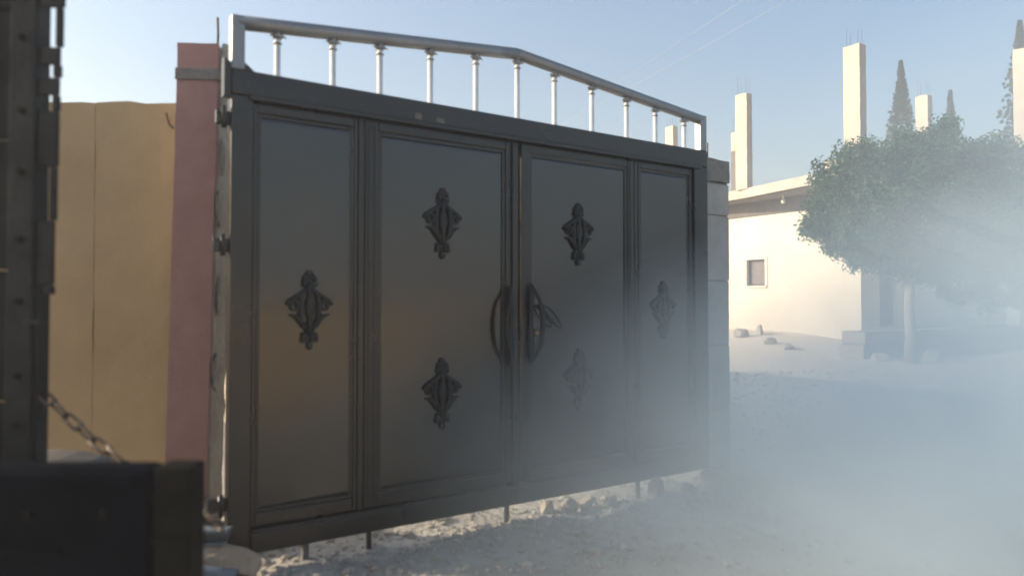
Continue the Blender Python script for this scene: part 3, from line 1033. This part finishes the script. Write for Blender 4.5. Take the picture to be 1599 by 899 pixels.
# chain from the post down to the bed
ch = tag(empty('chain', (0, 0, 0)), None)
ch.parent = tk
c0 = Vector((-1.548, 2.40, 0.965)) - Vector((-1.6, 2.2, 0))
c1 = Vector((-0.80, 2.02, 0.640)) - Vector((-1.6, 2.2, 0))
nl = int((c1 - c0).length / 0.078) + 1
lk = MB()
pts = []
for i in range(20):
    t = 2 * math.pi * i / 20
    pts.append((0.0145 * math.sin(t), 0, (0.029 if math.cos(t) > 0 else -0.029) * (1 if abs(math.cos(t)) > 0.05 else 0) + 0.0145 * math.cos(t)))
lk.tube(pts, 0.0046, 7, closed=True)
lk_me = lk.mesh('link')
for i in range(nl):
    t = (i + 0.5) / nl
    pos = c0.lerp(c1, t) - Vector((0, 0, 0.03 * math.sin(math.pi * t)))
    tan_ = ((c1 - c0) / nl - Vector((0, 0, 0.03 * math.pi * math.cos(math.pi * t) / nl))).normalized()
    o = link('chain_link', lk_me, M['chain'], ch)
    q = tan_.to_track_quat('Z', 'Y')
    o.rotation_mode = 'QUATERNION'
    o.rotation_quaternion = q @ Matrix.Rotation(R(20 + 90 * (i % 2)), 4, 'Z').to_quaternion()
    o.location = pos


# ------------------------------------------------------------------ stones, rubble and bits at the pillar's foot
def rock(name, loc, size, seed, m='stone', sub=3, sharp=0.35, rot=0.0):
    bm = bmesh.new()
    bmesh.ops.create_icosphere(bm, subdivisions=sub, radius=1)
    for v in bm.verts:
        q = v.co.copy()
        # flatten towards a few random planes for broken faces
        rnd = random.Random(seed)
        for k in range(7):
            n = Vector((rnd.uniform(-1, 1), rnd.uniform(-1, 1), rnd.uniform(-1, 1))).normalized()
            dd = q.dot(n) - rnd.uniform(0.55, 0.8)
            if dd > 0:
                q -= n * dd
        q *= 1 + sharp * 0.3 * noise.noise(q * 2.3 + Vector((seed, 0, 0)))
        v.co = Vector((q.x * size[0], q.y * size[1], q.z * size[2]))
    mb_ = MB()
    mb_.bm.free()
    mb_.bm = bm
    o_ = mb_.build(name, M[m], None, loc)
    o_.rotation_euler = (0, 0, rot)
    return o_


tag(rock('boulder', (-1.325, 3.255, 0.070), (0.215, 0.085, 0.125), 21, 'boulder', rot=0.1), 'pale tan boulder at the foot of the gate near the trailer', 'rock')
tag(rock('foundation_stone', (-1.560, 3.68, 0.215), (0.120, 0.07, 0.060), 5), 'rough white foundation stone under the pink pillar', 'rock')
tag(rock('foundation_stone', (-1.555, 3.70, 0.08), (0.20, 0.11, 0.085), 8), 'lowest pale stone under the pink pillar', 'rock')
tag(MB().box(-1.62, -1.365, 3.44, 3.50, 0.250, 0.280, 0.006, jit=0.004).build('stone_slab', M['raw']), 'thin white stone slab between the pillar foot and the gate', 'stone slab')
mb = MB()
mb.prism([(-1.75, 0.182), (-1.285, 0.182), (-1.258, 0.252), (-1.75, 0.252)], 3.31, 3.316)
mb.box(-1.75, -1.262, 3.25, 3.3095, 0.238, 0.253, 0.003)
mb.box(-1.75, -1.284, 3.25, 3.3095, 0.181, 0.194, 0.003)
tag(mb.build('steel_channel', M['galv']), 'blue-grey steel channel lying below the pink pillar', 'steel bar')
mb = MB()
mb.tube([(-1.75, 3.04, 0.165), (-1.40, 3.07, 0.142), (-1.24, 3.09, 0.118), (-1.16, 3.10, 0.105)], [.032, .032, .031, .030], 12)
tag(mb.build('metal_pipe', M['galv']), 'blue-grey metal pipe on the ground beside the boulder', 'pipe')
tag(rock('prop_stone', (-1.24, 3.08, 0.035), (0.13, 0.07, 0.06), 27, 'boulder'), 'low stone under the blue-grey pipe', 'rock')
mb = MB()
mb.tube([(-1.16, 3.10, 0.105), (-1.02, 3.13, 0.07), (-0.82, 3.16, 0.02)], [.016, .014, .010], 8)
tag(mb.build('timber_stick', M['wood']), 'brown stick lying on the ground at the end of the pipe', 'stick')


def on_gate(t, o=0.0, z=0.0):
    q = Vector((-1.315, 3.374, 0)) + D * t + N * o
    return (q.x, q.y, ground_h(q.x, q.y) + z)


tag(rock('rubble_stone', on_gate(2.70, 0.06, 0.05), (0.060, 0.055, 0.085), 31), 'upright pale stone under the gate next to the far drop bolt', 'rock')
tag(rock('rubble_stone', on_gate(3.24, 0.12, 0.06), (0.12, 0.08, 0.075), 33), 'larger sunlit stone at the far right corner of the gate', 'rock')
tag(rock('rubble_stone', on_gate(2.98, 0.10, 0.02), (0.07, 0.05, 0.045), 35), 'small flat stone under the far fixed panel of the gate', 'rock')
for k, (t, lab) in enumerate(((1.88, 'wedge standing in for sunlit ground under the right leaf, nearest the middle bolt'), (2.05, 'second wedge standing in for sunlit ground under the right leaf from the middle bolt'),
                              (2.20, 'third wedge standing in for sunlit ground under the right leaf from the middle bolt'), (2.37, 'fourth wedge standing in for sunlit ground under the right leaf, nearest the far bolt'))):
    tag(rock('sunlit_ground_wedge', on_gate(t, -0.03, 0.025), (0.075, 0.045, 0.045), 40 + k, rot=A + 0.3), lab, 'rock', 'wedges standing in for sunlit ground under the gate')  # stone wedges stand in for patches of sunlit ground below the gate
hb = [((1157, 520), 21.0, (0.22, 0.18, 0.22), 'blunt rock at the foot of the white house wall, left of the pointed one'),
      ((1186, 524), 21.2, (0.24, 0.12, 0.28), 'pointed rock slab at the foot of the white house wall'),
      ((1203, 541), 19.6, (0.20, 0.16, 0.14), 'low rock on the earth bank in front of the pointed slab'),
      ((1232, 548), 18.8, (0.24, 0.16, 0.12), 'flat rock on the earth bank towards the tree'),
      ((1372, 556), 16.4, (0.25, 0.2, 0.14), 'rock below the sunlit end of the low wall'),
      ((1456, 549), 16.2, (0.27, 0.2, 0.22), 'white rock just right of the tree trunk')]
for k, ((px, py), Y, s, lab) in enumerate(hb):
    q = px_ray(px, py, Y)
    tag(rock('field_rock', (q.x, q.y, ground_h(q.x, q.y) + s[2] * 0.3), s, 60 + k, rot=k * 1.3), lab, 'rock', 'rocks in front of the house')

# gravel: countless, one object
rng = np.random.default_rng(4)
unit = bmesh.new()
bmesh.ops.create_icosphere(unit, subdivisions=1, radius=1)
uv_ = np.array([v.co[:] for v in unit.verts])
uf = np.array([[v.index for v in f.verts] for f in unit.faces])
unit.free()
gv, gf = [], []
cnt = 0
for k in range(9000):
    if k < 5200:
        t, o_ = rng.uniform(-0.1, 3.9), abs(rng.normal(0, 0.75)) * rng.choice([1, 1, 1, -0.5])
        q = Vector((-1.315, 3.374, 0)) + D * t + N * o_
        s = 0.004 + 0.016 * rng.random() ** 3.2
    else:
        q = Vector((rng.uniform(-1.2, 7), rng.uniform(2.6, 14), 0))
        s = 0.008 + 0.03 * rng.random() ** 3
    if q.x < -1.3:
        continue
    vv = uv_ * (1 + rng.uniform(-0.28, 0.28, (len(uv_), 1))) * s * np.array([rng.uniform(.7, 1.4), rng.uniform(.7, 1.4), rng.uniform(.45, .9)])
    a = rng.uniform(0, 6.28)
    rm = np.array([[math.cos(a), -math.sin(a), 0], [math.sin(a), math.cos(a), 0], [0, 0, 1]])
    gv.append(vv @ rm.T + np.array([q.x, q.y, ground_h(q.x, q.y) + s * 0.25]))
    gf.append(uf + cnt)
    cnt += len(uv_)
me = bpy.data.meshes.new('gravel')
me.from_pydata(np.concatenate(gv).tolist(), [], np.concatenate(gf).tolist())
tag(link('gravel', me, M['gravel']), 'loose pale gravel scattered on the street ground', 'gravel', kind='stuff')

# ------------------------------------------------------------------ air: even haze and a plume of smoke
mb = MB().box(-330, 330, -330, 330, -1.6, 17.0)
hz = mb.build('haze', None)
m = bpy.data.materials.new('haze air')
m.use_nodes = True
nt = m.node_tree
nt.nodes.remove(nt.nodes['Principled BSDF'])
pv = nt.nodes.new('ShaderNodeVolumePrincipled')
pv.inputs['Color'].default_value = (0.93, 0.95, 0.97, 1)
pv.inputs['Density'].default_value = 0.0055
pv.inputs['Anisotropy'].default_value = 0.3
nt.links.new(pv.outputs[0], nt.nodes['Material Output'].inputs['Volume'])
hz.data.materials.append(m)
tag(hz, 'pale dusty haze in the air over the whole street', 'haze', kind='stuff')



def smoke(loc, scale, dens, power, aniso, label):
    """a cloud of exhaust smoke: a closed volume whose density fades from its middle outwards"""
    bm_ = bmesh.new()
    bmesh.ops.create_icosphere(bm_, subdivisions=3, radius=1)
    mb_ = MB()
    mb_.bm.free()
    mb_.bm = bm_
    sm = mb_.build('smoke_plume', None)
    sm.location = loc
    sm.scale = scale
    m_ = bpy.data.materials.new('exhaust smoke')
    m_.use_nodes = True
    nt_ = m_.node_tree
    nt_.nodes.remove(nt_.nodes['Principled BSDF'])
    pv_ = nt_.nodes.new('ShaderNodeVolumePrincipled')
    pv_.inputs['Color'].default_value = (0.81, 0.935, 1.0, 1)
    pv_.inputs['Anisotropy'].default_value = aniso
    tc_ = nt_.nodes.new('ShaderNodeTexCoord')
    gr_ = nt_.nodes.new('ShaderNodeTexGradient')
    gr_.gradient_type = 'SPHERICAL'
    nt_.links.new(tc_.outputs['Object'], gr_.inputs[0])
    pw_ = nt_.nodes.new('ShaderNodeMath')
    pw_.operation = 'POWER'
    pw_.inputs[1].default_value = power
    nt_.links.new(gr_.outputs['Fac'], pw_.inputs[0])
    nz_ = nt_.nodes.new('ShaderNodeTexNoise')
    nz_.inputs['Scale'].default_value = 1.9
    nz_.inputs['Detail'].default_value = 4
    nz_.inputs['Distortion'].default_value = 0.6
    nt_.links.new(tc_.outputs['Object'], nz_.inputs['Vector'])
    mr_ = nt_.nodes.new('ShaderNodeMapRange')
    mr_.inputs[1].default_value = 0.25
    mr_.inputs[2].default_value = 0.75
    mr_.inputs[3].default_value = 0.25 * dens
    mr_.inputs[4].default_value = 1.75 * dens
    nt_.links.new(nz_.outputs[0], mr_.inputs[0])
    mu_ = nt_.nodes.new('ShaderNodeMath')
    mu_.operation = 'MULTIPLY'
    nt_.links.new(pw_.outputs[0], mu_.inputs[0])
    nt_.links.new(mr_.outputs[0], mu_.inputs[1])
    nt_.links.new(mu_.outputs[0], pv_.inputs['Density'])
    nt_.links.new(pv_.outputs[0], nt_.nodes['Material Output'].inputs['Volume'])
    sm.data.materials.append(m_)
    return tag(sm, label, 'smoke', kind='stuff')


smoke((2.45, 4.05, -0.25), (3.4, 2.6, 2.15), 2.5, 1.5, 0.1, 'bluish exhaust smoke lying low over the street before the gate')
smoke((5.2, 5.0, 1.3), (4.1, 3.3, 2.6), 0.47, 1.0, 0.45, 'thinner bluish smoke drifting up before the tree at the right')
